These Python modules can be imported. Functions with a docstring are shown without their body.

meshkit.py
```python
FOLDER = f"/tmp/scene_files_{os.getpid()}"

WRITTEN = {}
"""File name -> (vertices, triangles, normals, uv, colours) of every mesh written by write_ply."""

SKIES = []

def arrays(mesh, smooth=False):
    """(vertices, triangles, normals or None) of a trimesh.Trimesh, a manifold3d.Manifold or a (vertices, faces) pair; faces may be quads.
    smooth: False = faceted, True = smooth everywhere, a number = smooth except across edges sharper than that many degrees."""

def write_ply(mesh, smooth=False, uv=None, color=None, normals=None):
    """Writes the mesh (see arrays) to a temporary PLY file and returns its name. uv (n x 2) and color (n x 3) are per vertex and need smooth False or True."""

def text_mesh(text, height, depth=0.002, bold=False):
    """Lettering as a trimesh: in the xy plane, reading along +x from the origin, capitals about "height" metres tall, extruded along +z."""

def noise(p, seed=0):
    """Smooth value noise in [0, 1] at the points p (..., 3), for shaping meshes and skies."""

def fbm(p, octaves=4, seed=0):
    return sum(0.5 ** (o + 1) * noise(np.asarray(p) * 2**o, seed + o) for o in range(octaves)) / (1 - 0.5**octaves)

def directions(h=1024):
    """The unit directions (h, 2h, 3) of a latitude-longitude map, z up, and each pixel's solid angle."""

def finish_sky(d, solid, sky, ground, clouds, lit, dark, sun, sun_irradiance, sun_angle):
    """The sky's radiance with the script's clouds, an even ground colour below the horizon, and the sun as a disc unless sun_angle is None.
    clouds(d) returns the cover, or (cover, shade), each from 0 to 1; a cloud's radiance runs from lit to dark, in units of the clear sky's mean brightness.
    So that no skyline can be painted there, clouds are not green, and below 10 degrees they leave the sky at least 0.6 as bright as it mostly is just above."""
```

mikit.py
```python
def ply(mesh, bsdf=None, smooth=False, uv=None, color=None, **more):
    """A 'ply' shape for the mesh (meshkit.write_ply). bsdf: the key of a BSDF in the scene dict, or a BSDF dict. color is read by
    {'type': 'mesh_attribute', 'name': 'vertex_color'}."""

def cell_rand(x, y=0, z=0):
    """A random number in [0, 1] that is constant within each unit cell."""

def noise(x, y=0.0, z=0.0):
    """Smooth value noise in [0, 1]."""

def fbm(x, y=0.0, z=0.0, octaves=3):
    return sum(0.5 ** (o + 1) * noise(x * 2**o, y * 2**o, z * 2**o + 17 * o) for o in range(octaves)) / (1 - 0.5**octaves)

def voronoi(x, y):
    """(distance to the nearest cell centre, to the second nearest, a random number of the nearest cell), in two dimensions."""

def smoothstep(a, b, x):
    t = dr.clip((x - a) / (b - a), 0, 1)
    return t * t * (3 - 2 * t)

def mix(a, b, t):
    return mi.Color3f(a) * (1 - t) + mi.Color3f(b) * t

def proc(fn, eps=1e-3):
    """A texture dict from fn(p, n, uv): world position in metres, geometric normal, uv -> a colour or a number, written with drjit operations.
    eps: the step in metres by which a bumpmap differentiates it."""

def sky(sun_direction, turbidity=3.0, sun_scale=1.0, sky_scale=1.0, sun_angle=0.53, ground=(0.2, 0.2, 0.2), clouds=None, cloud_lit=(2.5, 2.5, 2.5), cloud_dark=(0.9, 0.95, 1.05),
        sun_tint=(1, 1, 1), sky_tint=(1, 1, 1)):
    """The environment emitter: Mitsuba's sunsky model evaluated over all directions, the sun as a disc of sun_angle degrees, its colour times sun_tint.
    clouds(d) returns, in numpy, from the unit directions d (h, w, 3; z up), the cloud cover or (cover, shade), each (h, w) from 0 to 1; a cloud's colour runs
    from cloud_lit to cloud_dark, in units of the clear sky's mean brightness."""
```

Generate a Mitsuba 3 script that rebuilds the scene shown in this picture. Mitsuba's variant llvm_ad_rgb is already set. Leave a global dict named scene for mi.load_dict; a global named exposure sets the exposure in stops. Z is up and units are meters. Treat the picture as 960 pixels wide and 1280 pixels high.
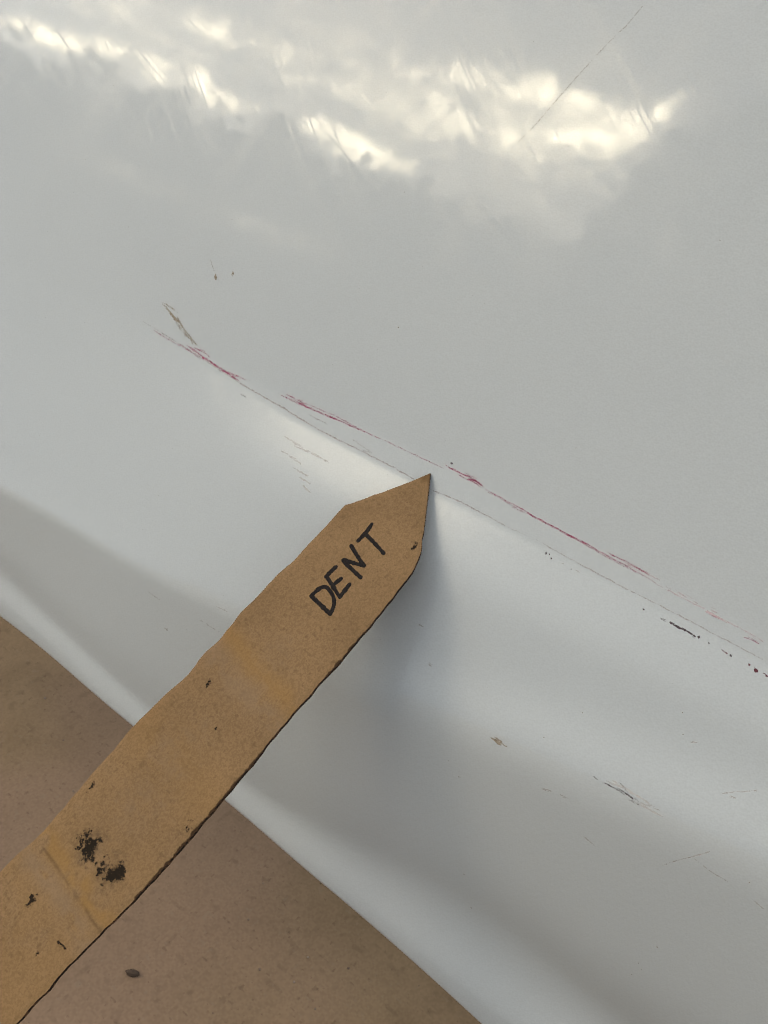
import math, random
import numpy as np
import trimesh
import drjit as dr
import mitsuba as mi
import mikit, meshkit
from mikit import noise, fbm, smoothstep, mix
from scipy.interpolate import PchipInterpolator, RegularGridInterpolator
from scipy.ndimage import gaussian_filter, gaussian_filter1d
from shapely.geometry import LineString
from shapely.ops import unary_union

T = mi.ScalarTransform4f
scene, labels = {}, {}
rng = np.random.default_rng(7)

# ------------------------------------------------------------------ camera, daylight, exposure
EYE = [0.134251, -0.279931, 0.141060]
FORWARD, UP = [-0.421113, 0.776054, -0.469472], [-0.442590, 0.275977, 0.853200]
exposure = 3.15
scene['camera'] = {'type': 'thinlens', 'fov': 51.282, 'fov_axis': 'x', 'near_clip': 0.01, 'far_clip': 500.0, 'aperture_radius': 0.0005, 'focus_distance': 0.325,
                   'to_world': T().look_at(origin=EYE, target=[a+b for a, b in zip(EYE, FORWARD)], up=UP)}

# evening sky, overcast: a dark cloud bank low down, broken by sunlit cloud along its upper edge.  Angles: azimuth from straight out of the panel, elevation
BANK = [(-66.31, 17.95), (-63.33, 18.98), (-59.53, 21.8), (-58.71, 22.82), (-56.41, 22.28), (-53.1, 23.87), (-53.05, 25.25), (-51.33, 26.44), (-50.19, 25.6), (-47.52, 24.81), (-45.65, 25.65), (-43, 26.01), (-38.51, 27.43), (-33.91, 29.11), (-29.33, 29.37), (-25.46, 29.94), (-23.99, 33.78), (-23.87, 36.42), (-23.15, 40.44), (-17.83, 44.21)]
GLOW = [(-63.71, 19.39, 2.68, 1.35, 0.17, -0.5, 0.7), (-60.46, 21.32, 1.7, 1, 0.13, -0.33, 0.7), (-61.27, 23.3, 4.24, 1.87, 0.24, -0.85, 0.3), (-57.24, 22.92, 0.15, 0.45, 1.13, -0.33, 0.8), (-54.78, 23.29, 2, 0.82, 0.22, -0.35, 0.8), (-54.88, 26.99, 5.23, 1.71, 0.18, -0.4, 0.6), (-59.41, 25.01, 1.25, 0.92, 0.2, -0.31, 0.5), (-49.19, 25.36, 0.53, -0.04, 0.1, -0.8, 0.8), (-46.12, 26.07, 2.73, 0.33, 0.17, -0.58, 1), (-41.58, 26.82, 2.34, 0.51, 0.22, -0.48, 0.9), (-45.03, 32.13, 3.86, 1.6, 0.28, -0.24, 0.5), (-36.68, 35.64, 4.16, 1.64, 0.48, -0.58, 0.9), (-33.37, 36.99, 1.63, 0.35, 0.32, -0.79, 1), (-29.3, 38.05, 2.16, 0.65, 0.35, -0.62, 1.1), (-26.4, 37.19, 1.67, 1.84, 1.17, -0.72, 1), (-24.49, 39.36, 1.07, 1.44, 0.55, -0.24, 1), (-30.72, 34.83, 2.55, 0.12, 0.1, -0.75, 0.8), (-35.24, 32.46, 5.65, 0.51, 0.17, -1.41, 0.5), (-26.69, 30.78, 2.29, -0.06, 0.03, -0.56, 0.35), (-17.67, 32.63, 0.54, 0.14, 0.45, -0.95, 0.15), (-39.29, 32.08, 14.36, 4.11, 1.41, -2.19, 0.55), (-52.01, 17.02, 5.57, 1.08, 0.18, -0.39, 0.13), (-44.03, 18.48, 3.51, 0.65, 0.34, -0.65, 0.09), (-24.22, 35.93, 0.74, 0.37, 0.8, -1.01, 0.35)]


def clouds(d):
    az = np.degrees(np.arctan2(d[..., 0], -d[..., 1])); el = np.degrees(np.arcsin(np.clip(d[..., 2], -1, 1)))
    warp = lambda f, s, k: (meshkit.fbm(d*f, 4, k)-.5)*s
    billow = lambda f, k: sum(.5**o*np.abs(2*meshkit.noise(d*f*2**o+.37*o, k+o)-1) for o in range(4))
    a = az+warp(9, 1.6, 3); e = el+warp(9, 1.2, 4)
    ae = a+billow(38, 17)*2.0-1.9
    front = np.interp(ae, [p[0] for p in BANK], [p[1] for p in BANK])
    front = np.where(ae > BANK[-1][0], 43+warp(4, 20, 9), np.where(az < BANK[0][0], 16+warp(4, 10, 8), front))
    above = 1/(1+np.exp(-np.clip((e-front-billow(48, 11)*2.0+1.7)/.07, -40, 40)))
    thin = .060+.13*np.clip(meshkit.fbm(d*np.array([6, 6, 14]), 5, 2)-.4, 0, 1)
    low = .010*np.clip(el/12, 0, 1)+.014*(meshkit.fbm(d*6, 4, 21)-.5)*np.clip(el/8, 0, 1)
    rim = np.exp(-np.clip(e-front, 0, 60)/1.7)*np.clip((az+72)/6, 0, 1)*np.clip((-20-az)/6, 0, 1)*(.085+.22*np.clip(meshkit.fbm(d*26, 3, 41)-.40, -.2, 1))
    b = low+(thin+rim-low)*above
    streak = np.stack([az*.35+el*.10, el*1.1-az*.28, az*0], -1)
    tex = np.clip(.66+1.3*(meshkit.fbm(streak, 5, 31)-.45)+1.4*(meshkit.fbm(d*60, 4, 33)-.5), 0.2, 1.4)
    aw, ew = a+warp(70, 1.8, 5), e+warp(70, 1.8, 6)
    cover = 1-.55*above
    for ca, ce, ua, ue, va, ve, amp in GLOW:
        det = ua*ve-ue*va
        x, y = aw-ca, ew-ce
        s, t = (x*ve-y*va)/det, (ua*y-ue*x)/det
        g = np.exp(-.5*(s*s+t*t)*1.3)*amp*.5
        b = b+g*tex*(above if amp > .15 else .9)
        cover = np.maximum(cover, np.clip(g*tex*above*6, 0, 1))
    return cover, 1-np.clip(b, 0, 1)


SUN_AZ, SUN_EL = -64.0, 40.0
sa, se = math.radians(SUN_AZ), math.radians(SUN_EL)
scene['sky'] = mikit.sky((math.sin(sa)*math.cos(se), -math.cos(sa)*math.cos(se), math.sin(se)), turbidity=3, sun_scale=0.085, sun_angle=15, ground=(.10, .085, .07),
                         clouds=clouds, cloud_lit=(46, 40, 28.5), cloud_dark=(.65, .765, .925), sun_tint=(1, .97, .93), sky_tint=(1.0, .99, 1.04))

# ------------------------------------------------------------------ materials


def matte(fn, rough=.9, bump=None, scale=1.0, spec=.3, eps=2e-4):
    b = {'type': 'principled', 'base_color': mikit.proc(fn), 'roughness': rough, 'specular': spec}
    if bump is not None:
        b = {'type': 'bumpmap', 'arbitrary': mikit.proc(bump, eps=eps), 'scale': scale, 'bsdf': b}
    return {'type': 'twosided', 'bsdf': b}


def paint_color(p, n, uv):
    x, z = p.x, p.z
    flake = (noise(x*2300, p.y*2300, z*2300)-.5)*.11
    cloudy = (fbm(x*14, z*14, 3.0)-.5)*.02
    return mi.Color3f(.572, .605, .620)*(1+flake+cloudy)


def hair(u, v, k):
    # fine polishing hairlines: long along u, a fraction of a millimetre across v, bunched and uneven
    w = v+(fbm(u*9, v*20, k)-.5)*.009
    line = noise(w*2600, u*14, k)*.6+noise(w*1130+7, u*9, k+2)*.4
    return smoothstep(.54, .78, line)*smoothstep(.38, .60, fbm(u*14, w*110, k+4)*.6+fbm(u*22+5, w*22, k+5)*.4)


def hairlines(p):
    x, z = p.x, p.z
    a = x*.80-z*.60; b = x*.60+z*.80
    return dr.maximum(dr.maximum(hair(a, b, 1.0), hair(a*.97+b*.24, b*.97-a*.24, 7.0)*.8), hair(b, a, 13.0)*.35)*smoothstep(-.01, .05, z)


def haze_amount(p, n, uv):
    worn = smoothstep(-.150, -.10, p.x)*(1-smoothstep(.03, .10, p.x))*smoothstep(-.075, -.03, p.z)*(1-smoothstep(-.004, .003, p.z))   # clear coat dulled where the panel was rubbed
    return .24+.7*hairlines(p)*(1-worn)+.68*worn+.30*smoothstep(.52, .72, fbm((p.x*.35+p.z*.94)*5, (p.x*.94-p.z*.35)*75, 2.0))*smoothstep(.02, .08, p.z)+.12*smoothstep(.45, .7, fbm(p.x*25, p.z*25, 6.0))


def paint_height(p, n, uv):
    x, z = p.x, p.z
    return hairlines(p)*2.8+fbm(x*420, z*420, p.y*420)*.9+fbm(x*90, z*90, 2.0)*1.2


PAINT = {'type': 'roughplastic', 'distribution': 'ggx', 'int_ior': 1.5, 'nonlinear': True, 'diffuse_reflectance': mikit.proc(paint_color)}
scene['white_paint'] = {'type': 'twosided', 'bsdf': {'type': 'bumpmap', 'arbitrary': mikit.proc(paint_height, eps=1.2e-4), 'scale': 1.3e-6,
    'bsdf': {'type': 'blendbsdf', 'weight': mikit.proc(haze_amount), 'clear_coat': {**PAINT, 'alpha': .001}, 'hazy_coat': {**PAINT, 'alpha': .055}}}}
scene['dark_metal'] = {'type': 'twosided', 'bsdf': {'type': 'principled', 'base_color': {'type': 'rgb', 'value': [.05, .05, .052]}, 'roughness': .6}}


def streaky(c, c2):
    def f(p, n, uv):
        return mix(c, c2, noise(p.x*1500, p.z*1500, p.y*1500))
    return f


scene['red_transfer'] = matte(streaky((.10, .004, .030), (.26, .018, .075)), .5)
scene['pink_transfer'] = matte(streaky((.30, .22, .24), (.42, .375, .385)), .5)
scene['grey_mark'] = matte(streaky((.19, .175, .18), (.29, .275, .275)), .6)
scene['maroon_mark'] = matte(streaky((.045, .012, .02), (.11, .03, .042)), .6)
scene['faint_mark'] = matte(streaky((.27, .265, .26), (.42, .42, .415)), .6)
scene['black_mark'] = matte(streaky((.02, .016, .02), (.05, .035, .045)), .6)
scene['brown_mark'] = matte(streaky((.10, .078, .05), (.30, .265, .22)), .8)


def ball(uv, a, b, ra, rb, k):
    x = (uv.x-a)/ra+(fbm(uv.x*600, uv.y*600, k, octaves=4)-.5)*2.4
    y = (uv.y-b)/rb+(fbm(uv.x*600, uv.y*600, k+9, octaves=4)-.5)*2.4
    return dr.exp(-(x*x+y*y))


def card_fibre(uv):
    return fbm(uv.x*2100+noise(uv.x*900, uv.y*900, 4.0)*2.0, uv.y*2100, 2.0, octaves=2)


def band(uv, a, w, k, slope=.12):
    c = a+uv.y*slope+(fbm(uv.y*160, k)-.5)*.004
    return dr.exp(-dr.square((uv.x-c)/w))


def card_color(p, n, uv):
    f = card_fibre(uv)
    big = fbm(uv.x*55, uv.y*55, 8.0)
    c = mix((.141, .089, .045), (.182, .116, .060), smoothstep(.2, .8, f))
    c = c*(.88+.24*big)
    fleck = smoothstep(.80, .90, noise(uv.x*760, uv.y*760, 3.0))*.16
    c = c*(1-fleck)
    pale = smoothstep(.82, .93, noise(uv.x*1500+uv.y*300, uv.y*520, 6.0))
    c = mix(c, (.21, .14, .08), pale*.3)
    glue = (band(uv, .1075, .0042, 1.0)*.75+band(uv, .201, .0030, 3.0)*.9+band(uv, .152, .010, 6.0)*.3+smoothstep(.12, .26, uv.x)*.3)*smoothstep(.3, .6, fbm(uv.x*130, uv.y*130, 5.0)+.1)
    c = mix(c, (.205, .115, .033), dr.clip(glue, 0, 1)*.5)
    dull = (band(uv, .1160, .0050, 2.0)*.8+band(uv, .2085, .0035, 4.0)*.9+ball(uv, .158, .001, .02, .007, 2.0)*.6+ball(uv, .098, .003, .008, .006, 5.0)*.5)*smoothstep(.25, .6, fbm(uv.x*260, uv.y*180, 9.0)+.08)
    c = mix(c, (.172, .122, .080), dr.clip(dull, 0, 1)*.5)
    grain = noise(uv.x*2600, uv.y*2600, 1.0)
    def blot(a, b, ra, rb, k, s=1.0):
        d = ball(uv, a, b, ra, rb, k)
        return smoothstep(.86-.72*s, 1.36-.72*s, d*(.6+.9*grain))
    ink = blot(.1902, -.0004, .0036, .0020, 1.0)
    for q in [(.1925, .0005, .0030, .0026, 2.0, .9), (.1915, .0126, .0036, .0022, 3.0, 1.), (.1895, .0138, .0022, .0020, 8.0, 1.), (.1931, .0074, .0034, .0026, 4.0, .55), (.1912, -.0044, .0042, .0024, 5.0, .5), (.2156, -.0041, .0026, .0012, 6.0, .9),
              (.2179, .0152, .0008, .0024, 7.0, .6), (.2251, .0101, .0012, .0010, 9.0, .6), (.1773, -.016, .0030, .0014, 10.0, .45), (.0304, .0163, .0020, .0009, 11.0, .85), (.124, -.009, .0018, .0012, 12.0, .45),
              (.1336, .0052, .0005, .0005, 13.0, 1.), (.1649, .0215, .0030, .0012, 14.0, .35)]:
        ink = dr.maximum(ink, blot(*q[:5], q[5]))
    soot = dr.maximum(ball(uv, .1900, -.0015, .0055, .0034, 21.0), ball(uv, .1915, .0108, .0050, .0040, 22.0))*(.3+.7*grain)
    c = mix(c, (.045, .033, .022), soot*.62)
    c = mix(c, (.008, .0065, .005), dr.clip(ink, 0, 1)*.95)
    rim = smoothstep(.0238, .0243, uv.y+(fbm(uv.x*700, 3.0, octaves=4)-.5)*.0012)*smoothstep(.045, .06, uv.x)
    c = mix(c, (.022, .013, .007), dr.clip(rim, 0, 1)*.9)
    fold = dr.exp(-dr.square((uv.x-(.2037+uv.y*.12+(fbm(uv.y*90, 4.0)-.5)*.0012))/.0006))
    c = c*(1-.30*fold*smoothstep(.25, .6, fbm(uv.y*200, 4.0)))
    tip = (1-smoothstep(.000, .0075, uv.x+(fbm(uv.x*500, uv.y*500, 3.0)-.5)*.004))
    c = mix(c, (.065, .036, .014), tip*.75)
    return c


def card_height(p, n, uv):
    return card_fibre(uv)*.7+noise(uv.x*2200, uv.y*2200, 2.0)*.3-band(uv, .2035, .0007, 3.0)*1.6-band(uv, .1115, .0006, 2.0)*.5


scene['kraft_card'] = matte(card_color, .85, card_height, 6e-5, spec=.06, eps=2e-4)
scene['charred_edge'] = matte(lambda p, n, uv: mix((.012, .007, .004), (.10, .05, .022), smoothstep(.45, .8, fbm(p.x*900, p.y*900, p.z*900))), .9)
scene['marker_ink'] = matte(lambda p, n, uv: mix((.006, .0055, .006), (.022, .019, .018), noise(p.x*2500, p.y*2500, p.z*2500)), .8, spec=.05)


def ground_color(p, n, uv):
    x, y = p.x, p.y
    big = fbm(x*5, y*5, 1.0)
    mid = fbm(x*28, y*28, 2.0, octaves=4)
    fine = noise(x*700, y*700, 3.0)
    c = mix((.122, .086, .052), (.146, .104, .064), smoothstep(.25, .75, mid*.65+big*.35))
    c = mix(c, (.156, .106, .079), smoothstep(.5, .72, fbm(x*4+3, y*4+8, 4.0))*.5)       # reddish dust
    c = c*(.90+.2*fine)
    pit = smoothstep(.84, .93, noise(x*150, y*150, 6.0))*.12+smoothstep(.88, .95, noise(x*330, y*330, 7.0))*.22
    c = c*(1-pit)
    pale = smoothstep(.88, .93, noise(x*300, y*300, 9.0))
    return mix(c, (.15, .12, .09), pale*.25)


def ground_height(p, n, uv):
    return fbm(p.x*60, p.y*60, 1.0, octaves=4)*1.0+noise(p.x*420, p.y*420, 2.0)*.25


scene['brown_ground'] = matte(ground_color, .95, ground_height, 9e-4, spec=.15, eps=6e-4)
scene['pebble_stone'] = matte(lambda p, n, uv: mix((.018, .012, .008), (.06, .042, .03), fbm(p.x*400, p.y*400, p.z*400)), .9)
scene['grit_stone'] = matte(lambda p, n, uv: mix((.05, .036, .026), (.20, .16, .125), noise(p.x*130, p.y*130, 1.0)), .95)

# ------------------------------------------------------------------ the ground
GROUND_Z = -0.46
g = trimesh.Trimesh([[-60, -60, GROUND_Z], [60, -60, GROUND_Z], [60, 60, GROUND_Z], [-60, 60, GROUND_Z]], [[0, 1, 2], [0, 2, 3]], process=False)
scene['ground'] = mikit.ply(g, 'brown_ground', uv=np.array(g.vertices)[:, :2])
labels['ground'] = {'label': 'bare packed brown ground below the white panel', 'kind': 'structure'}


def stone(r, seed, flat=.6):
    m = trimesh.creation.icosphere(2, 1.0)
    v = np.array(m.vertices)
    v *= (.45+1.1*meshkit.fbm(v*1.5+seed*7.1, 3, seed))[:, None]
    return trimesh.Trimesh(v*[r, r*.8, r*flat], m.faces, process=False)


pb = stone(.0040, 5, .6)
pb.apply_transform(trimesh.transformations.rotation_matrix(.5, [0, 0, 1]) @ np.diag([1.15, .72, 1, 1]))
pb.apply_translation([-.107, -.025, GROUND_Z+.0012])
scene['pebble'] = mikit.ply(pb, 'pebble_stone', smooth=True)
labels['pebble'] = {'label': 'small dark pebble lying alone on the brown ground', 'category': 'pebble'}
bits = []
for k in range(260):
    r = rng.uniform(.0003, .0012)
    m = stone(r, 10+k, .6) if k < 0 else trimesh.creation.icosphere(1, r)
    v = np.array(m.vertices); v *= (.7+.6*meshkit.noise(v/r*1.2+k*3.7, k))[:, None]; v[:, 2] *= .6
    bits.append(trimesh.Trimesh(v+[rng.uniform(-.75, .3), rng.uniform(-.2, .45), GROUND_Z+r*.2], m.faces, process=False))
scene['grit'] = mikit.ply(trimesh.util.concatenate(bits), 'grit_stone', smooth=True)
labels['grit'] = {'label': 'scattered fine grit on the brown ground', 'category': 'grit', 'kind': 'stuff'}

# ------------------------------------------------------------------ the white panel with the dented crease
CURVES = [[(-0.2396, 0.0001), (-0.189, 0.0006), (-0.1491, 0.001), (-0.1143, -0.0002), (-0.0843, 0.0008), (-0.0457, 0.003), (-0.0195, 0.0044), (0.0051, 0.0057), (0.0254, 0.005), (0.0522, 0.0038), (0.0803, 0.0034), (0.1127, 0.0028), (0.1428, 0.0014)],
          [(-0.2378, -0.0029), (-0.1873, -0.0022), (-0.1413, -0.0023), (-0.112, -0.004), (-0.0591, -0.0061), (-0.0269, -0.0055), (0.0033, -0.0055), (0.0348, -0.0049), (0.0644, -0.0053), (0.0914, -0.0048), (0.117, -0.0052), (0.1463, -0.0052)],
          [(-0.2359, -0.1113), (-0.1795, -0.1049), (-0.1163, -0.0999), (-0.0583, -0.0926), (0.0077, -0.0907), (0.0567, -0.0821), (0.0976, -0.0759), (0.135, -0.0715), (0.1788, -0.0655)],
          [(-0.2262, -0.1565), (-0.15, -0.1646), (-0.0882, -0.1678), (-0.0146, -0.1691), (0.0502, -0.1592), (0.0967, -0.1547), (0.1353, -0.159), (0.1692, -0.1658)],
          [(-0.2208, -0.1692), (-0.1611, -0.1705), (-0.0994, -0.1756), (-0.0248, -0.1805), (0.0249, -0.1829), (0.0787, -0.1885), (0.1158, -0.1924), (0.1359, -0.1954)],
          [(-0.2167, -0.1831), (-0.1716, -0.182), (-0.0994, -0.1829), (-0.0305, -0.1852), (0.0283, -0.1908), (0.0744, -0.198), (0.1205, -0.2087)]]
XS = [-0.75, -0.27, -0.185, -0.12, -0.06, 0.0, 0.07, 0.15, 0.22, 0.75]     # stations along the panel
# angle (degrees above level) of the outward normal at each knot, station by station
E_TOP2 = [30]*10
E_TOP = [21]*10
E_C1P = [21,21,20,19,18,18,18,18,18,18]
E_C2P = [21,21,21,22,23,23,22,21,20,19]
E_C2M = [22,22,23.5,27,32,32.5,30,27,25,22]
E_MID = [24,24,25,26,25,22,19,18,18,19]
E_AP = [26,27,27,26,24,25,29,30,28,25]
E_AM = [8,8,8,9,9,8,6,5,6,6]
E_BM = [9,9,9,9,8,6,3,1,0,-1]
E_B = [2,1,0,0,0,-1,-4,-11,-15,-13]
E_H = [25]*10
E_L = [7]*10
E_E = [3]*10

def curve(pts, nat=True):
    p = np.array(pts)
    def f(x):
        y = PchipInterpolator(p[:, 0], p[:, 1])(np.clip(x, p[0, 0], p[-1, 0]))
        s0 = (p[1, 1]-p[0, 1])/(p[1, 0]-p[0, 0])*0.5; s1 = (p[-1, 1]-p[-2, 1])/(p[-1, 0]-p[-2, 0])*0.5
        return y + s0*np.minimum(x-p[0, 0], 0) + s1*np.maximum(x-p[-1, 0], 0)
    return f

def build(curves, gx=None):
    """heightfield on a grid aligned with the curves: returns X (n,), Z (n,m), Y (n,m)"""
    cC1, cC2, cA, cB, cH, cE = [curve(c) for c in curves]
    X = np.concatenate([np.linspace(-.75, -.34, 30), np.arange(-.335, .29, .0016), np.linspace(.295, .75, 34)]) if gx is None else gx
    st = lambda e: PchipInterpolator(XS, e)(X)
    Zc1, Zc2, Za, Zb, Zh, Ze = [c(X) for c in (cC1, cC2, cA, cB, cH, cE)]
    Zc1 = np.maximum(Zc1, Zc2+.004)
    wr = np.interp(X, [-.27, -.1, 0, .08, .2], [.0018, .003, .009, .015, .018])   # how softly the lower feature line turns
    kn = [(Ze, E_E), (Zh-.007, E_L), (Zh-.0015, E_H), (Zh+.003, E_H), (Zb, E_B), (.62*Zb+.38*Za, E_BM), (Za-.3*wr-.002, E_AM), (Za+wr, E_AP), (Za+wr+.016, E_MID), (.55*Zc2+.45*(Za+wr), E_MID),
          (Zc2-.016, E_C2M), (Zc2-.002, E_C2M), (Zc2+.001, E_C2P), (Zc1-.0015, E_C2P), (Zc1+.0015, E_C1P), (Zc1*0+.19, E_TOP), (Zc1*0+.55, E_TOP2)]
    kz = np.array([k[0] for k in kn]); ke = np.array([st(k[1]) for k in kn])
    for i in range(1, len(kz)): kz[i] = np.maximum(kz[i], kz[i-1]+.0008)
    counts = [4, 5, 4, 14, 14, 14, 6, 20, 14, 14, 22, 5, 4, 6, 4, 60, 30]
    idx, fr = [], []
    for i in range(len(kn)-1):
        t = np.arange(counts[i])/counts[i]; idx += [i]*counts[i]; fr += list(t)
    idx, fr = np.array(idx+[len(kn)-2]), np.array(fr+[1.0])
    Z = (kz[idx]*(1-fr[:, None])+kz[idx+1]*fr[:, None]).T
    Eg = (ke[idx]*(1-fr[:, None])+ke[idx+1]*fr[:, None]).T
    Zf = np.linspace(-.30, .56, 1721)
    Ef = np.array([np.interp(Zf, z, e) for z, e in zip(Z, Eg)])
    # soften only below the creases, more towards the foot
    soft = gaussian_filter1d(Ef, 8, axis=1)
    soft = gaussian_filter(soft, (6, 1))
    w = np.array([np.interp(Zf, [a-.012, a+.01, c-.018, c-.006], [.6, .6, .8, 0]) for a, c in zip(Za, Zc2)])
    lft = np.interp(X, [-.2, -.1, -.02], [.05, .25, .7])[:, None]
    w = np.where(np.abs(Zf[None]-Za[:, None]) < .02, w*lft, w)
    Ef = Ef*(1-w)+soft*w
    S = np.tan(np.radians(Ef)); dz = Zf[1]-Zf[0]
    # keep the panel's overall depth even from end to end: the dent gives back below what it takes at the crease
    for i in range(len(X)):
        m = (Zf > Za[i]) & (Zf < Zc2[i]); tgt = np.tan(np.radians(24))*(Zc2[i]-Za[i])
        t = (Zf[m]-Za[i])/(Zc2[i]-Za[i]); bump = np.interp(t, [0, .25, .65, .85, 1], [0, 1, 1, 0, 0])
        S[i, m] += bump*(tgt-S[i, m].sum()*dz)/(bump.sum()*dz)*.6
    S = gaussian_filter1d(S, 10, axis=0)
    Yc = np.cumsum((S[:, 1:]+S[:, :-1])/2*dz, axis=1); Yc = np.c_[np.zeros(len(X)), Yc]
    Yf = Yc-np.array([np.interp(c, Zf, y) for c, y in zip(Zc1, Yc)])[:, None] + np.tan(np.radians(21))*Zc1[:, None]
    Yf = Yf - .035*np.square(X)[:, None]*-1      # a little bow along its length
    Y = np.array([np.interp(z, Zf, y) for z, y in zip(Z, Yf)])
    return X, Z, Y, Zf, Yf

PX, PZ, PY, ZF, YF = build(CURVES)
depth = RegularGridInterpolator((PX, ZF), YF, bounds_error=False, fill_value=None)


def surface(xz):
    """points on the panel and its outward normals"""
    xz = np.asarray(xz, float); x, z = xz[:, 0], xz[:, 1]; h = .0012
    y = depth(np.c_[x, z])
    n = np.c_[(depth(np.c_[x+h, z])-depth(np.c_[x-h, z]))/(2*h), -np.ones(len(x)), (depth(np.c_[x, z+h])-depth(np.c_[x, z-h]))/(2*h)]
    return np.c_[x, y, z], n/np.linalg.norm(n, axis=1)[:, None]


def grid_faces(n, m, flip=False):
    i, j = np.meshgrid(np.arange(n-1), np.arange(m-1), indexing='ij')
    a = (i*m+j).ravel(); b = a+m
    q = np.c_[a, b, b+1, a+1]
    q = q[:, ::-1] if flip else q
    return np.vstack([q[:, [0, 1, 2]], q[:, [0, 2, 3]]])


# the foot of the sheet is rolled under and runs inwards as a narrow flange
R_LIP = .0032
th = np.linspace(0, math.pi*.92, 12)[1:]
roll = [(R_LIP*(1-math.cos(t)), -R_LIP*math.sin(t)) for t in th]
roll += [(roll[-1][0]+.004*k, roll[-1][1]+.0012*k) for k in range(1, 9)]
rz, ry = PZ[:, :1], PY[:, :1]
Zr = np.concatenate([np.stack([rz[:, 0]+b for a, b in roll[::-1]], 1), PZ], 1)
Yr = np.concatenate([np.stack([ry[:, 0]+a for a, b in roll[::-1]], 1), PY], 1)
Xr = np.repeat(PX[:, None], Zr.shape[1], 1)
V = np.stack([Xr, Yr, Zr], -1).reshape(-1, 3)
Fp = grid_faces(len(PX), Zr.shape[1])
scene['car_panel'] = mikit.ply(trimesh.Trimesh(V, Fp, process=False), 'white_paint', smooth=True, uv=V[:, [0, 2]])
labels['car_panel'] = {'label': 'glossy white painted car panel with a scraped dent along its crease', 'category': 'car panel'}
# the inner skin that stiffens the sheet from behind
Vi = np.stack([Xr, Yr+.0012+.03*np.clip((Zr-rz)/.06, 0, 1), Zr], -1)[:, len(roll)+4:][::4, ::4]
n_, m_ = Vi.shape[:2]
scene['car_panel__inner_skin'] = mikit.ply(trimesh.Trimesh(Vi.reshape(-1, 3), grid_faces(n_, m_, True), process=False), 'dark_metal', smooth=True)

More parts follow.
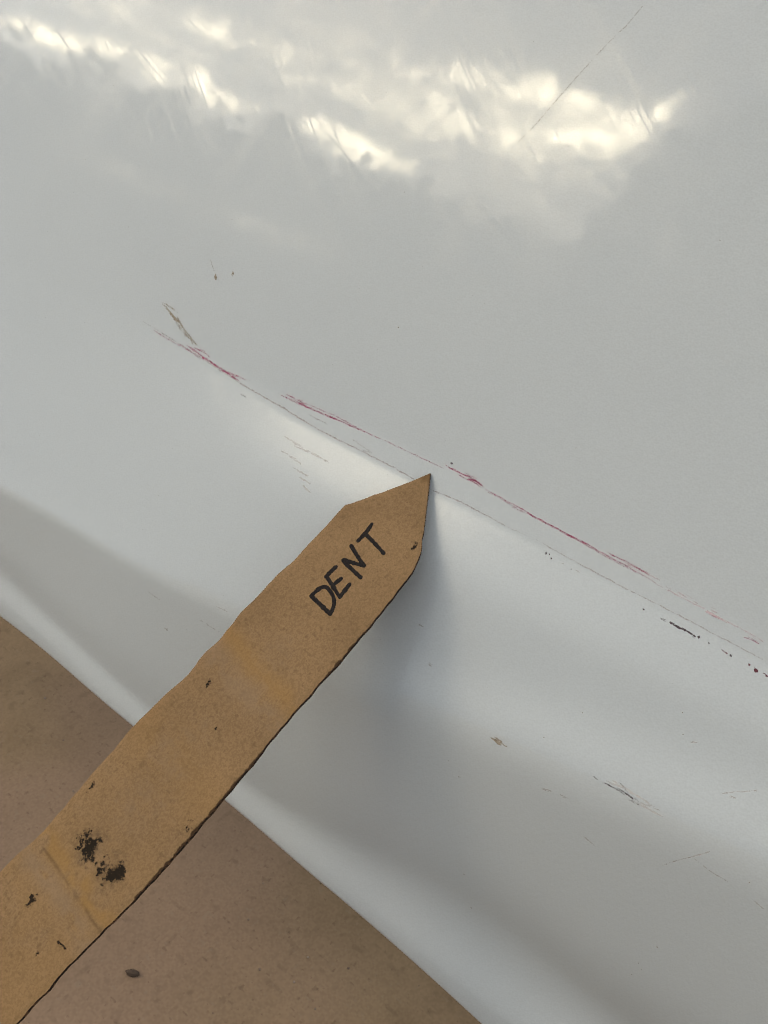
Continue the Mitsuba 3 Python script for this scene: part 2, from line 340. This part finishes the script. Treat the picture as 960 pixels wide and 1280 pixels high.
# ------------------------------------------------------------------ marks on the paint
MARKS = [
    ('red', 0.35, [(-0.1532, -0.0001),(-0.1453, -0.0005),(-0.1367, -0.0022)]),
    ('red', 0.5, [(-0.1483, -0.0004),(-0.1346, -0.0018),(-0.1211, -0.0027),(-0.1124, -0.0034)]),
    ('red', 0.3, [(-0.1475, 0.0012),(-0.1405, 0.0013),(-0.1347, 0.0002)]),
    ('red', 0.25, [(-0.1391, -0.0011),(-0.1272, -0.0019),(-0.1073, -0.0011)]),
    ('red', 0.2, [(-0.1548, -0.0015),(-0.1475, -0.0017),(-0.1409, -0.0029)]),
    ('red', 0.2, [(-0.1788, -0.0005),(-0.1627, -0.0014),(-0.151, -0.0009)]),
    ('red', 0.28, [(-0.089, 0.0001),(-0.0731, 0.0006),(-0.0543, 0.0018),(-0.0407, 0.0025),(-0.0276, 0.0032)]),
    ('red', 0.3, [(-0.085, 0.0013),(-0.0776, 0.0015),(-0.0716, 0.0016)]),
    ('red', 0.18, [(-0.0738, 0.0019),(-0.055, 0.003),(-0.0429, 0.0031)]),
    ('red', 0.2, [(-0.0822, 0.0008),(-0.066, 0.0012),(-0.0498, 0.0021)]),
    ('red', 0.16, [(-0.0276, 0.0032),(-0.0168, 0.0034),(-0.0062, 0.0037),(0.004, 0.0039)]),
    ('red', 0.4, [(0.0038, 0.0058),(0.0112, 0.0056),(0.0173, 0.0055),(0.0238, 0.005)]),
    ('red', 0.35, [(0.0131, 0.0057),(0.0188, 0.0055),(0.023, 0.0049)]),
    ('red', 0.3, [(0.0157, 0.0048),(0.0218, 0.0044)]),
    ('red', 0.25, [(0.0105, 0.0046),(0.0179, 0.0044),(0.0227, 0.0041)]),
    ('red', 0.3, [(0.0244, 0.0039),(0.0375, 0.0037),(0.0525, 0.0032),(0.0668, 0.0031),(0.0807, 0.0026),(0.0909, 0.0022),(0.0991, 0.0019)]),
    ('red', 0.2, [(0.038, 0.0029),(0.0436, 0.0028)]),
    ('red', 0.28, [(0.079, 0.004),(0.0849, 0.0041),(0.0916, 0.0038),(0.0973, 0.0035)]),
    ('pink', 0.3, [(0.0852, 0.0036),(0.0936, 0.0032),(0.1016, 0.0031)]),
    ('pink', 0.3, [(0.0991, 0.0019),(0.1103, 0.0016),(0.1194, 0.0017),(0.1286, 0.001)]),
    ('pink', 0.5, [(0.1196, 0.0012),(0.1242, 0.0011),(0.1288, 0.0008)]),
    ('red', 0.2, [(0.1211, 0.0007),(0.1258, 0.0007)]),
    ('pink', 0.25, [(0.1271, 0.0011),(0.1344, 0.0011),(0.1419, 0.0005)]),
    ('pink', 0.22, [(0.1065, 0.0028),(0.1131, 0.0021),(0.1178, 0.0018)]),
    ('red', 0.2, [(0.1353, -0.0006),(0.1409, -0.0003)]),
    ('grey', 0.22, [(-0.187, 0.0005),(-0.1633, -0.0004),(-0.1415, -0.0019),(-0.1122, -0.0037),(-0.0852, -0.0045),(-0.0595, -0.0055),(-0.0362, -0.0051),(-0.014, -0.0049),(0.0013, -0.0056),(0.0191, -0.0047),(0.0347, -0.0047),(0.0473, -0.0045)]),
    ('grey', 0.16, [(0.053, -0.0041),(0.0711, -0.0046),(0.0914, -0.0048),(0.1105, -0.0045),(0.1288, -0.0047),(0.146, -0.0047)]),
    ('grey', 0.25, [(-0.112, -0.004),(-0.0905, -0.0043),(-0.0722, -0.005)]),
    ('grey', 0.2, [(-0.0691, -0.0019),(-0.0571, -0.0016)]),
    ('grey', 0.15, [(-0.0424, -0.0025),(-0.0302, -0.0037)]),
    ('grey', 0.2, [(-0.0351, -0.0046),(-0.0297, -0.0038)]),
    ('faint', 0.5249999999999999, [(-0.0708, -0.0155),(-0.0599, -0.0147),(-0.0471, -0.0144)]),
    ('faint', 0.375, [(-0.0753, -0.0143),(-0.0625, -0.0146)]),
    ('faint', 0.42000000000000004, [(-0.0672, -0.0201),(-0.059, -0.0204)]),
    ('faint', 0.42000000000000004, [(-0.0625, -0.0236),(-0.053, -0.0236)]),
    ('faint', 0.44999999999999996, [(-0.0572, -0.0253),(-0.0501, -0.0256)]),
    ('faint', 0.42000000000000004, [(-0.0536, -0.0275),(-0.0477, -0.0289)]),
    ('faint', 0.375, [(-0.0728, -0.0195),(-0.0625, -0.0197)]),
    ('brown', 0.9, [(-0.1784, 0.013),(-0.1708, 0.0106),(-0.1641, 0.0084)]),
    ('brown', 0.5, [(-0.1715, 0.0107),(-0.1618, 0.0075),(-0.1536, 0.0047),(-0.1455, 0.0019)]),
    ('brown', 0.35, [(-0.1663, 0.0101),(-0.1581, 0.0063),(-0.1505, 0.0033)]),
    ('brown', 0.25, [(-0.1781, 0.0135),(-0.1703, 0.0128),(-0.1655, 0.012)]),
    ('brown', 0.3, [(-0.1679, 0.0087),(-0.1587, 0.0053),(-0.1479, 0.0018)]),
    ('brown', 0.9, [(-0.152, 0.0361),(-0.1498, 0.0344)]),
    ('faint', 0.2, [(-0.1583, 0.0412),(-0.153, 0.0369)]),
    ('brown', 0.5, [(-0.1422, 0.0399),(-0.1406, 0.0392)]),
    ('black', 0.5, [(-0.1088, -0.0078),(-0.1049, -0.0079)]),
    ('black', 0.7, [(0.0056, 0.007),(0.0069, 0.0068)]),
    ('black', 0.8, [(0.1113, -0.0077),(0.1148, -0.0078),(0.1178, -0.0077)]),
    ('black', 0.9, [(0.1161, -0.0074),(0.1185, -0.0079),(0.1205, -0.0081)]),
    ('black', 0.5, [(0.1204, -0.0079),(0.1217, -0.0081)]),
    ('black', 0.9, [(0.1221, -0.0079),(0.123, -0.0077)]),
    ('black', 0.6, [(0.1261, -0.0079),(0.1268, -0.0081)]),
    ('black', 0.5, [(0.1008, -0.0081),(0.1018, -0.0082)]),
    ('black', 0.3, [(0.1079, -0.0077),(0.1101, -0.0077)]),
    ('maroon', 0.6, [(0.1311, -0.0079),(0.1336, -0.0081)]),
    ('black', 0.8, [(0.1342, -0.0081),(0.1351, -0.0082)]),
    ('maroon', 0.8, [(0.1409, -0.0083),(0.1417, -0.0082)]),
    ('maroon', 0.9, [(0.1432, -0.0083),(0.1448, -0.0086)]),
    ('maroon', 0.9, [(0.1462, -0.0087),(0.1482, -0.0087)]),
    ('black', 0.5, [(0.0587, -0.0064),(0.0595, -0.0066)]),
    ('black', 0.6, [(0.0602, -0.0066),(0.0607, -0.0067)]),
    ('black', 0.6, [(0.0614, -0.0073),(0.0623, -0.0075)]),
    ('black', 0.3, [(0.0703, -0.0075),(0.0712, -0.0077)]),
    ('faint', 0.3, [(0.0724, -0.0069),(0.0742, -0.007)]),
    ('black', 0.3, [(0.059, -0.0075),(0.0594, -0.0076)]),
    ('faint', 0.3, [(0.0663, -0.0072),(0.0673, -0.0071)]),
    ('brown', 0.7, [(0.0736, -0.0749),(0.0774, -0.0751),(0.0816, -0.075)]),
    ('brown', 0.5, [(0.0748, -0.0745),(0.0794, -0.0749)]),
    ('black', 0.1875, [(0.1139, -0.0666),(0.1161, -0.067)]),
    ('black', 0.22499999999999998, [(0.1182, -0.0666),(0.1221, -0.0661)]),
    ('black', 0.26249999999999996, [(0.1197, -0.0663),(0.1245, -0.0662),(0.1269, -0.0666)]),
    ('black', 0.22499999999999998, [(0.1227, -0.066),(0.1289, -0.0657),(0.1323, -0.0661)]),
    ('black', 0.30000000000000004, [(0.1258, -0.0657),(0.1299, -0.0663)]),
    ('black', 0.22499999999999998, [(0.1283, -0.0674),(0.1326, -0.0666)]),
    ('faint', 0.5, [(0.1203, -0.0646),(0.1284, -0.0647),(0.1363, -0.0648)]),
    ('faint', 0.4, [(0.1292, -0.0661),(0.1354, -0.066),(0.1412, -0.0654)]),
    ('black', 0.1875, [(0.1228, -0.0637),(0.1275, -0.0653)]),
    ('faint', 0.4, [(0.1186, -0.0657),(0.1252, -0.0647)]),
    ('faint', 0.4, [(0.1322, -0.0658),(0.1391, -0.0642)]),
    ('faint', 0.35, [(0.0988, -0.0826),(0.1033, -0.0809)]),
    ('faint', 0.3, [(0.1064, -0.0802),(0.1104, -0.0801)]),
    ('faint', 0.3, [(0.1208, -0.0908),(0.1262, -0.092)]),
    ('faint', 0.28, [(0.1489, -0.0832),(0.1518, -0.0783),(0.1555, -0.0732),(0.1595, -0.0676)]),
    ('faint', 0.2, [(0.1559, -0.0734),(0.1633, -0.0743),(0.1697, -0.0745)]),
    ('faint', 0.25, [(0.1532, -0.0494),(0.1584, -0.0457),(0.1634, -0.0421)]),
    ('faint', 0.3, [(0.1562, -0.0485),(0.1583, -0.0481)]),
    ('faint', 0.3, [(0.1369, -0.0396),(0.139, -0.0386)]),
    ('faint', 0.3, [(0.178, -0.0753),(0.1825, -0.0761)]),
    ('faint', 0.2, [(-0.1104, -0.1081),(-0.1017, -0.1079)]),
    ('faint', 0.2, [(-0.0688, -0.0928),(-0.0612, -0.0921)]),
    ('faint', 0.2, [(-0.0751, -0.1043),(-0.0621, -0.1035)]),
    ('faint', 0.35, [(-0.095, -0.12),(-0.0921, -0.1202)]),
    ('faint', 0.14, [(-0.0029, 0.1795),(-0.0095, 0.1667),(-0.0173, 0.1487),(-0.0219, 0.137),(-0.0274, 0.1264)]),
    ('faint', 0.2, [(-0.0013, 0.1847),(-0.0044, 0.1761)]),
    ('faint', 0.4, [(0.0257, -0.0523),(0.0285, -0.0523)]),
    ('faint', 0.4, [(0.0366, -0.0637),(0.0388, -0.0639)])]
SPECKS = [(-0.043, 0.0476, 1), (0.0617, -0.0945, 0.5), (0.0682, -0.099, 0.6), (0.0859, -0.1437, 0.7), (0.094, -0.1604, 0.7), (0.1591, -0.1303, 0.6), (0.1611, -0.1323, 0.5), (0.1614, -0.1178, 0.7), (0.1593, -0.1378, 0.6), (0.13, -0.0322, 0.6), (0.1337, -0.0387, 0.6), (0.0996, -0.05, 0.6), (0.0916, -0.0645, 0.6), (0.1746, -0.07, 0.7), (-0.1284, -0.0661, 0.7), (-0.0928, -0.1197, 0.9), (0.0688, -0.0986, 0.5), (-0.2718, 0.1009, 0.5), (-0.2725, 0.0617, 0.5), (-0.2216, 0.0391, 0.5), (-0.1548, 0.0621, 0.5), (-0.2683, 0.0432, 0.5), (-0.2812, 0.0193, 0.4), (-0.0672, 0.0984, 0.7), (-0.2483, 0.0201, 0.4), (0.0652, 0.1168, 0.5), (0.0512, 0.033, 0.4), (0.0635, -0.0601, 0.5), (-0.0383, 0.1652, 0.4), (-0.0675, 0.0223, 0.5), (-0.1331, -0.0441, 0.4), (-0.2027, -0.0341, 0.4), (-0.2238, -0.0756, 0.5), (0.0916, 0.0255, 0.4), (0.0198, -0.0734, 0.5)]


def resample(pts, step):
    p = np.array(pts, float); s = np.r_[0, np.cumsum(np.linalg.norm(np.diff(p, axis=0), axis=1))]
    t = np.linspace(0, s[-1], max(3, int(s[-1]/step)+1))
    f = PchipInterpolator(s, p)
    return f(t), t


def ribbon(pts, width, ragged, gaps, lift):
    c, t = resample(pts, .0005)
    c = c+np.c_[np.zeros(len(c)), gaussian_filter1d(rng.normal(0, .00022, len(c)), 2)]
    tan = np.gradient(c, axis=0); tan /= np.linalg.norm(tan, axis=1)[:, None]; nrm = np.c_[-tan[:, 1], tan[:, 0]]
    u = t/t[-1]
    w = width*.5*np.clip(np.minimum(u, 1-u)*9+.25, 0, 1)
    w = w*(1+ragged*gaussian_filter1d(rng.normal(0, 1.3, len(c)), .8)).clip(.12, 2.2)
    w2 = w*(1+ragged*gaussian_filter1d(rng.normal(0, 1.3, len(c)), .8)).clip(.12, 2.2)
    keep = gaussian_filter1d(rng.normal(0, 1, len(c)), 1.6)*2.2 > -2.2+gaps*2.4
    P1, n1 = surface(c+nrm*w[:, None]); P2, n2 = surface(c-nrm*w2[:, None])
    v = np.empty((2*len(c), 3)); v[0::2] = P1+n1*lift; v[1::2] = P2+n2*lift
    f = [x for i in range(len(c)-1) if keep[i] or len(c) < 8 for x in ((2*i, 2*i+1, 2*i+3), (2*i, 2*i+3, 2*i+2))]
    return trimesh.Trimesh(v, f, process=False)


def frayed(pts, width, spread, count, gaps, lift):
    """one stroke of paint: a few broken hair-thin strands side by side"""
    ms = []
    for k in range(count):
        off = rng.normal(0, spread); a, b = sorted(rng.uniform(0, 1, 2)) if k else (0, 1)
        if b-a < .15: a, b = max(0, a-.15), min(1, b+.15)
        c, t = resample(pts, .0006)
        i, j = int(a*(len(c)-1)), int(b*(len(c)-1))+1
        if j-i < 3: i, j = 0, len(c)
        m = ribbon(c[i:j]+[0, off], width*(1 if k == 0 else rng.uniform(.3, .6)), .55, gaps if k == 0 else gaps+.25, lift+k*.00001)
        if len(m.faces): ms.append(m)
    return trimesh.util.concatenate(ms)


KINDS = {'red': ('red_scrape', 'red_transfer', .00028, 4, .38), 'pink': ('pink_scrape', 'pink_transfer', .0005, 5, .6), 'grey': ('scratch', 'grey_mark', .00015, 2, .30),
         'faint': ('faint_scratch', 'faint_mark', .0002, 3, .35), 'maroon': ('chip', 'maroon_mark', .0002, 2, .2), 'brown': ('scuff', 'brown_mark', .0004, 5, .4), 'black': ('chip', 'black_mark', .0002, 2, .2)}
count = {}
for kind, width, pts in MARKS:
    name, mat, spread, strands, gaps = KINDS[kind]
    long = np.linalg.norm(np.array(pts[-1])-pts[0]) > .05
    m = frayed(pts, width*(.0007 if kind in ('black',) or (kind == 'red' and width > .55) else .0011 if kind == 'grey' and long else .0008), spread*(.5 if width < .3 else 1), (2 if kind == 'grey' and long else strands), (.05 if long and kind in ('grey', 'red') else gaps), .00012)
    k = count.get(name, 0); count[name] = k+1
    scene['car_panel__'+name+(f'_{k:03d}' if k else '')] = mikit.ply(m, mat)
dots = []
for k, (x, z, s) in enumerate(SPECKS):
    P, n = surface([(x, z)])
    m = trimesh.creation.icosphere(1, .00033*s)
    v = np.array(m.vertices)*(.7+.6*meshkit.noise(np.array(m.vertices)*9000+k, k))[:, None]
    dots.append(trimesh.Trimesh(v*[1.1, .4, .9]+P[0], m.faces, process=False))
scene['car_panel__dirt_specks'] = mikit.ply(trimesh.util.concatenate(dots), 'brown_mark')
labels['car_panel__dirt_specks'] = {'label': 'tiny specks of dirt over the white paint', 'kind': 'stuff'}

# ------------------------------------------------------------------ the cardboard pointer
TIP, ALONG, ACROSS, FACING = (-0.00017, -0.00136, 0.00068), (-0.07006, -0.79367, -0.60429), (0.98978, 0.02011, -0.14117), (0.12420, -0.60801, 0.78415)
LEFT_EDGE = [(0, 0), (0.0094, -0.0045), (0.0224, -0.0113), (0.034, -0.0181), (0.0462, -0.018), (0.0577, -0.0179), (0.0661, -0.0177), (0.0727, -0.0187), (0.0829, -0.0188), (0.0962, -0.0192), (0.1086, -0.018), (0.1164, -0.019), (0.1261, -0.0179), (0.1393, -0.0196), (0.1533, -0.0201), (0.1668, -0.0196), (0.1776, -0.0194), (0.1899, -0.0183), (0.2021, -0.0179), (0.2093, -0.0193), (0.2161, -0.0197), (0.2359, -0.0211), (0.2648, -0.0222)]
RIGHT_EDGE = [(0, 0), (0.0093, 0.0061), (0.0218, 0.0141), (0.031, 0.0198), (0.035, 0.0214), (0.0404, 0.0229), (0.0535, 0.0234), (0.0642, 0.0243), (0.0759, 0.0241), (0.0857, 0.0245), (0.0967, 0.0241), (0.1075, 0.0238), (0.1206, 0.0239), (0.1341, 0.0245), (0.1445, 0.0246), (0.1609, 0.0249), (0.1782, 0.0248), (0.1925, 0.024), (0.2062, 0.0231), (0.2193, 0.0218), (0.2341, 0.0212), (0.2422, 0.0209), (0.2771, 0.0189)]
STROKES = [
    [[(0.07291, -0.00194), (0.0733, 0.00293), (0.0738, 0.00892)], [(0.07291, -0.00194), (0.0681, -0.00135), (0.06637, 0.00055), (0.06707, 0.00375), (0.06873, 0.00651), (0.07092, 0.00803), (0.07368, 0.00881)]],
    [[(0.06306, -0.00243), (0.06465, 0.00244), (0.06621, 0.00724)], [(0.06337, -0.00281), (0.06039, -0.00266), (0.05752, -0.0024)], [(0.06434, 0.00174), (0.05996, 0.00257)], [(0.06621, 0.00724), (0.05966, 0.00678)]],
    [[(0.05371, -0.00209), (0.05437, 0.00323), (0.05477, 0.00826)], [(0.05314, -0.00194), (0.0518, 0.00227), (0.05017, 0.006)], [(0.05017, 0.006), (0.04881, 0.00182), (0.04679, -0.00361)]],
    [[(0.04331, -0.00295), (0.03937, -0.00289), (0.03394, -0.00363)], [(0.03909, -0.00312), (0.03992, 0.00277), (0.04098, 0.00857)]]]
FRAME = np.array([ALONG, ACROSS, FACING])
THICK = .0028
LEFT_B = lambda a: np.interp(a, [p[0] for p in LEFT_EDGE], [p[1] for p in LEFT_EDGE])
RIGHT_B = lambda a: np.interp(a, [p[0] for p in RIGHT_EDGE], [p[1] for p in RIGHT_EDGE])


def card_lift(a, b):
    """how far the card's face leaves the plane: the fold near its foot, slight warps, cut nicks"""
    f = .2035+b*.12
    return -.10*np.maximum(a-f, 0)+.0012*np.sin(a*22+.6)*np.clip(a/.05, 0, 1)+.0004*(meshkit.noise(np.stack([a*70, b*70, a*0], -1), 4)-.5)*np.clip(a/.03, 0, 1)


def card_point(a, b, h=0.0):
    return np.array(TIP)+np.stack([a, b, card_lift(a, b)+h], -1) @ FRAME


A = np.r_[0, np.geomspace(.0004, .004, 6), np.arange(.005, .262, .001)]
wob = lambda k: gaussian_filter1d(np.random.default_rng(k).normal(0, .00028, len(A)), 1.4)*np.clip(A/.01, 0, 1)+gaussian_filter1d(np.random.default_rng(k+5).normal(0, .0009, len(A)), 7)*np.clip((A-.04)/.02, 0, 1)*.4
bl, br = LEFT_B(A)+wob(1), RIGHT_B(A)+wob(2)
NB = 36
t = np.linspace(0, 1, NB)
G = bl[:, None]*(1-t)+br[:, None]*t
Ga = np.repeat(A[:, None], NB, 1)
edge = np.minimum(t, 1-t)*np.maximum(br-bl, 0)[:, None]
top = card_point(Ga, G, -.00025*np.exp(-edge/.00035))
bot = card_point(Ga, G, -THICK)
n_, m_ = Ga.shape
ft = grid_faces(n_, m_)
nrm = np.cross(top[40, 1]-top[40, 0], top[41, 0]-top[40, 0])
turn = np.dot(np.cross(top[41, 0]-top[40, 0], top[41, 1]-top[40, 0]), np.array(FACING)) < 0
ft = ft[:, ::-1] if turn else ft
Vc = np.vstack([top.reshape(-1, 3), bot.reshape(-1, 3)])
uvc = np.tile(np.stack([Ga, G], -1).reshape(-1, 2), (2, 1))
scene['cardboard_pointer'] = mikit.ply(trimesh.Trimesh(Vc, np.vstack([ft, ft[:, ::-1]+n_*m_]), process=False), 'kraft_card', smooth=True, uv=uvc)
labels['cardboard_pointer'] = {'label': 'brown cardboard arrow strip marked DENT touching the crease of the white panel', 'category': 'pointer'}
loop = [(i, 0) for i in range(n_)]+[(n_-1, j) for j in range(1, m_)]+[(i, m_-1) for i in range(n_-2, -1, -1)]
lt = np.array([top[i] for i in loop]); lb = np.array([bot[i] for i in loop])
outw = np.array([(0, -1) if i[1] == 0 else (0, 1) for i in loop], float)
lm = (lt+lb)/2+np.array([[0, b, 0] for a, b in outw]) @ FRAME*(.00012+.0002*rng.random((len(loop), 1)))
Vs = np.stack([lt, lm, lb], 1).reshape(-1, 3)
fs = grid_faces(len(loop), 3)
scene['cardboard_pointer__cut_edge'] = mikit.ply(trimesh.Trimesh(Vs, fs, process=False), 'charred_edge', smooth=50)
labels['cardboard_pointer__cut_edge'] = {'label': 'dark burnt cut edge round the cardboard strip'}


def flat_mesh(poly, lift):
    """a thin layer of ink on the card from an outline in card coordinates"""
    ms = []
    for gpoly in getattr(poly, 'geoms', [poly]):
        m = trimesh.creation.extrude_polygon(gpoly, .00004, engine='earcut')
        v = np.array(m.vertices)
        ms.append(trimesh.Trimesh(card_point(v[:, 0], v[:, 1], lift+v[:, 2]), m.faces, process=False))
    return trimesh.util.concatenate(ms)


for k, (word, strokes) in enumerate(zip('DENT', STROKES)):
    shapes = []
    for st in strokes:
        c, s = resample(st, .0003)
        for i in range(len(c)):
            shapes.append(LineString([c[max(i-1, 0)], c[min(i+1, len(c)-1)]]).buffer(.00074*(1+.22*rng.normal()*.6), quad_segs=3))
    key = 'cardboard_pointer__letter'+(f'_{k:03d}' if k else '')
    scene[key] = mikit.ply(flat_mesh(unary_union(shapes).simplify(.00003), .00006), 'marker_ink')
    labels[key] = {'label': f'hand drawn black letter {word} on the cardboard'}
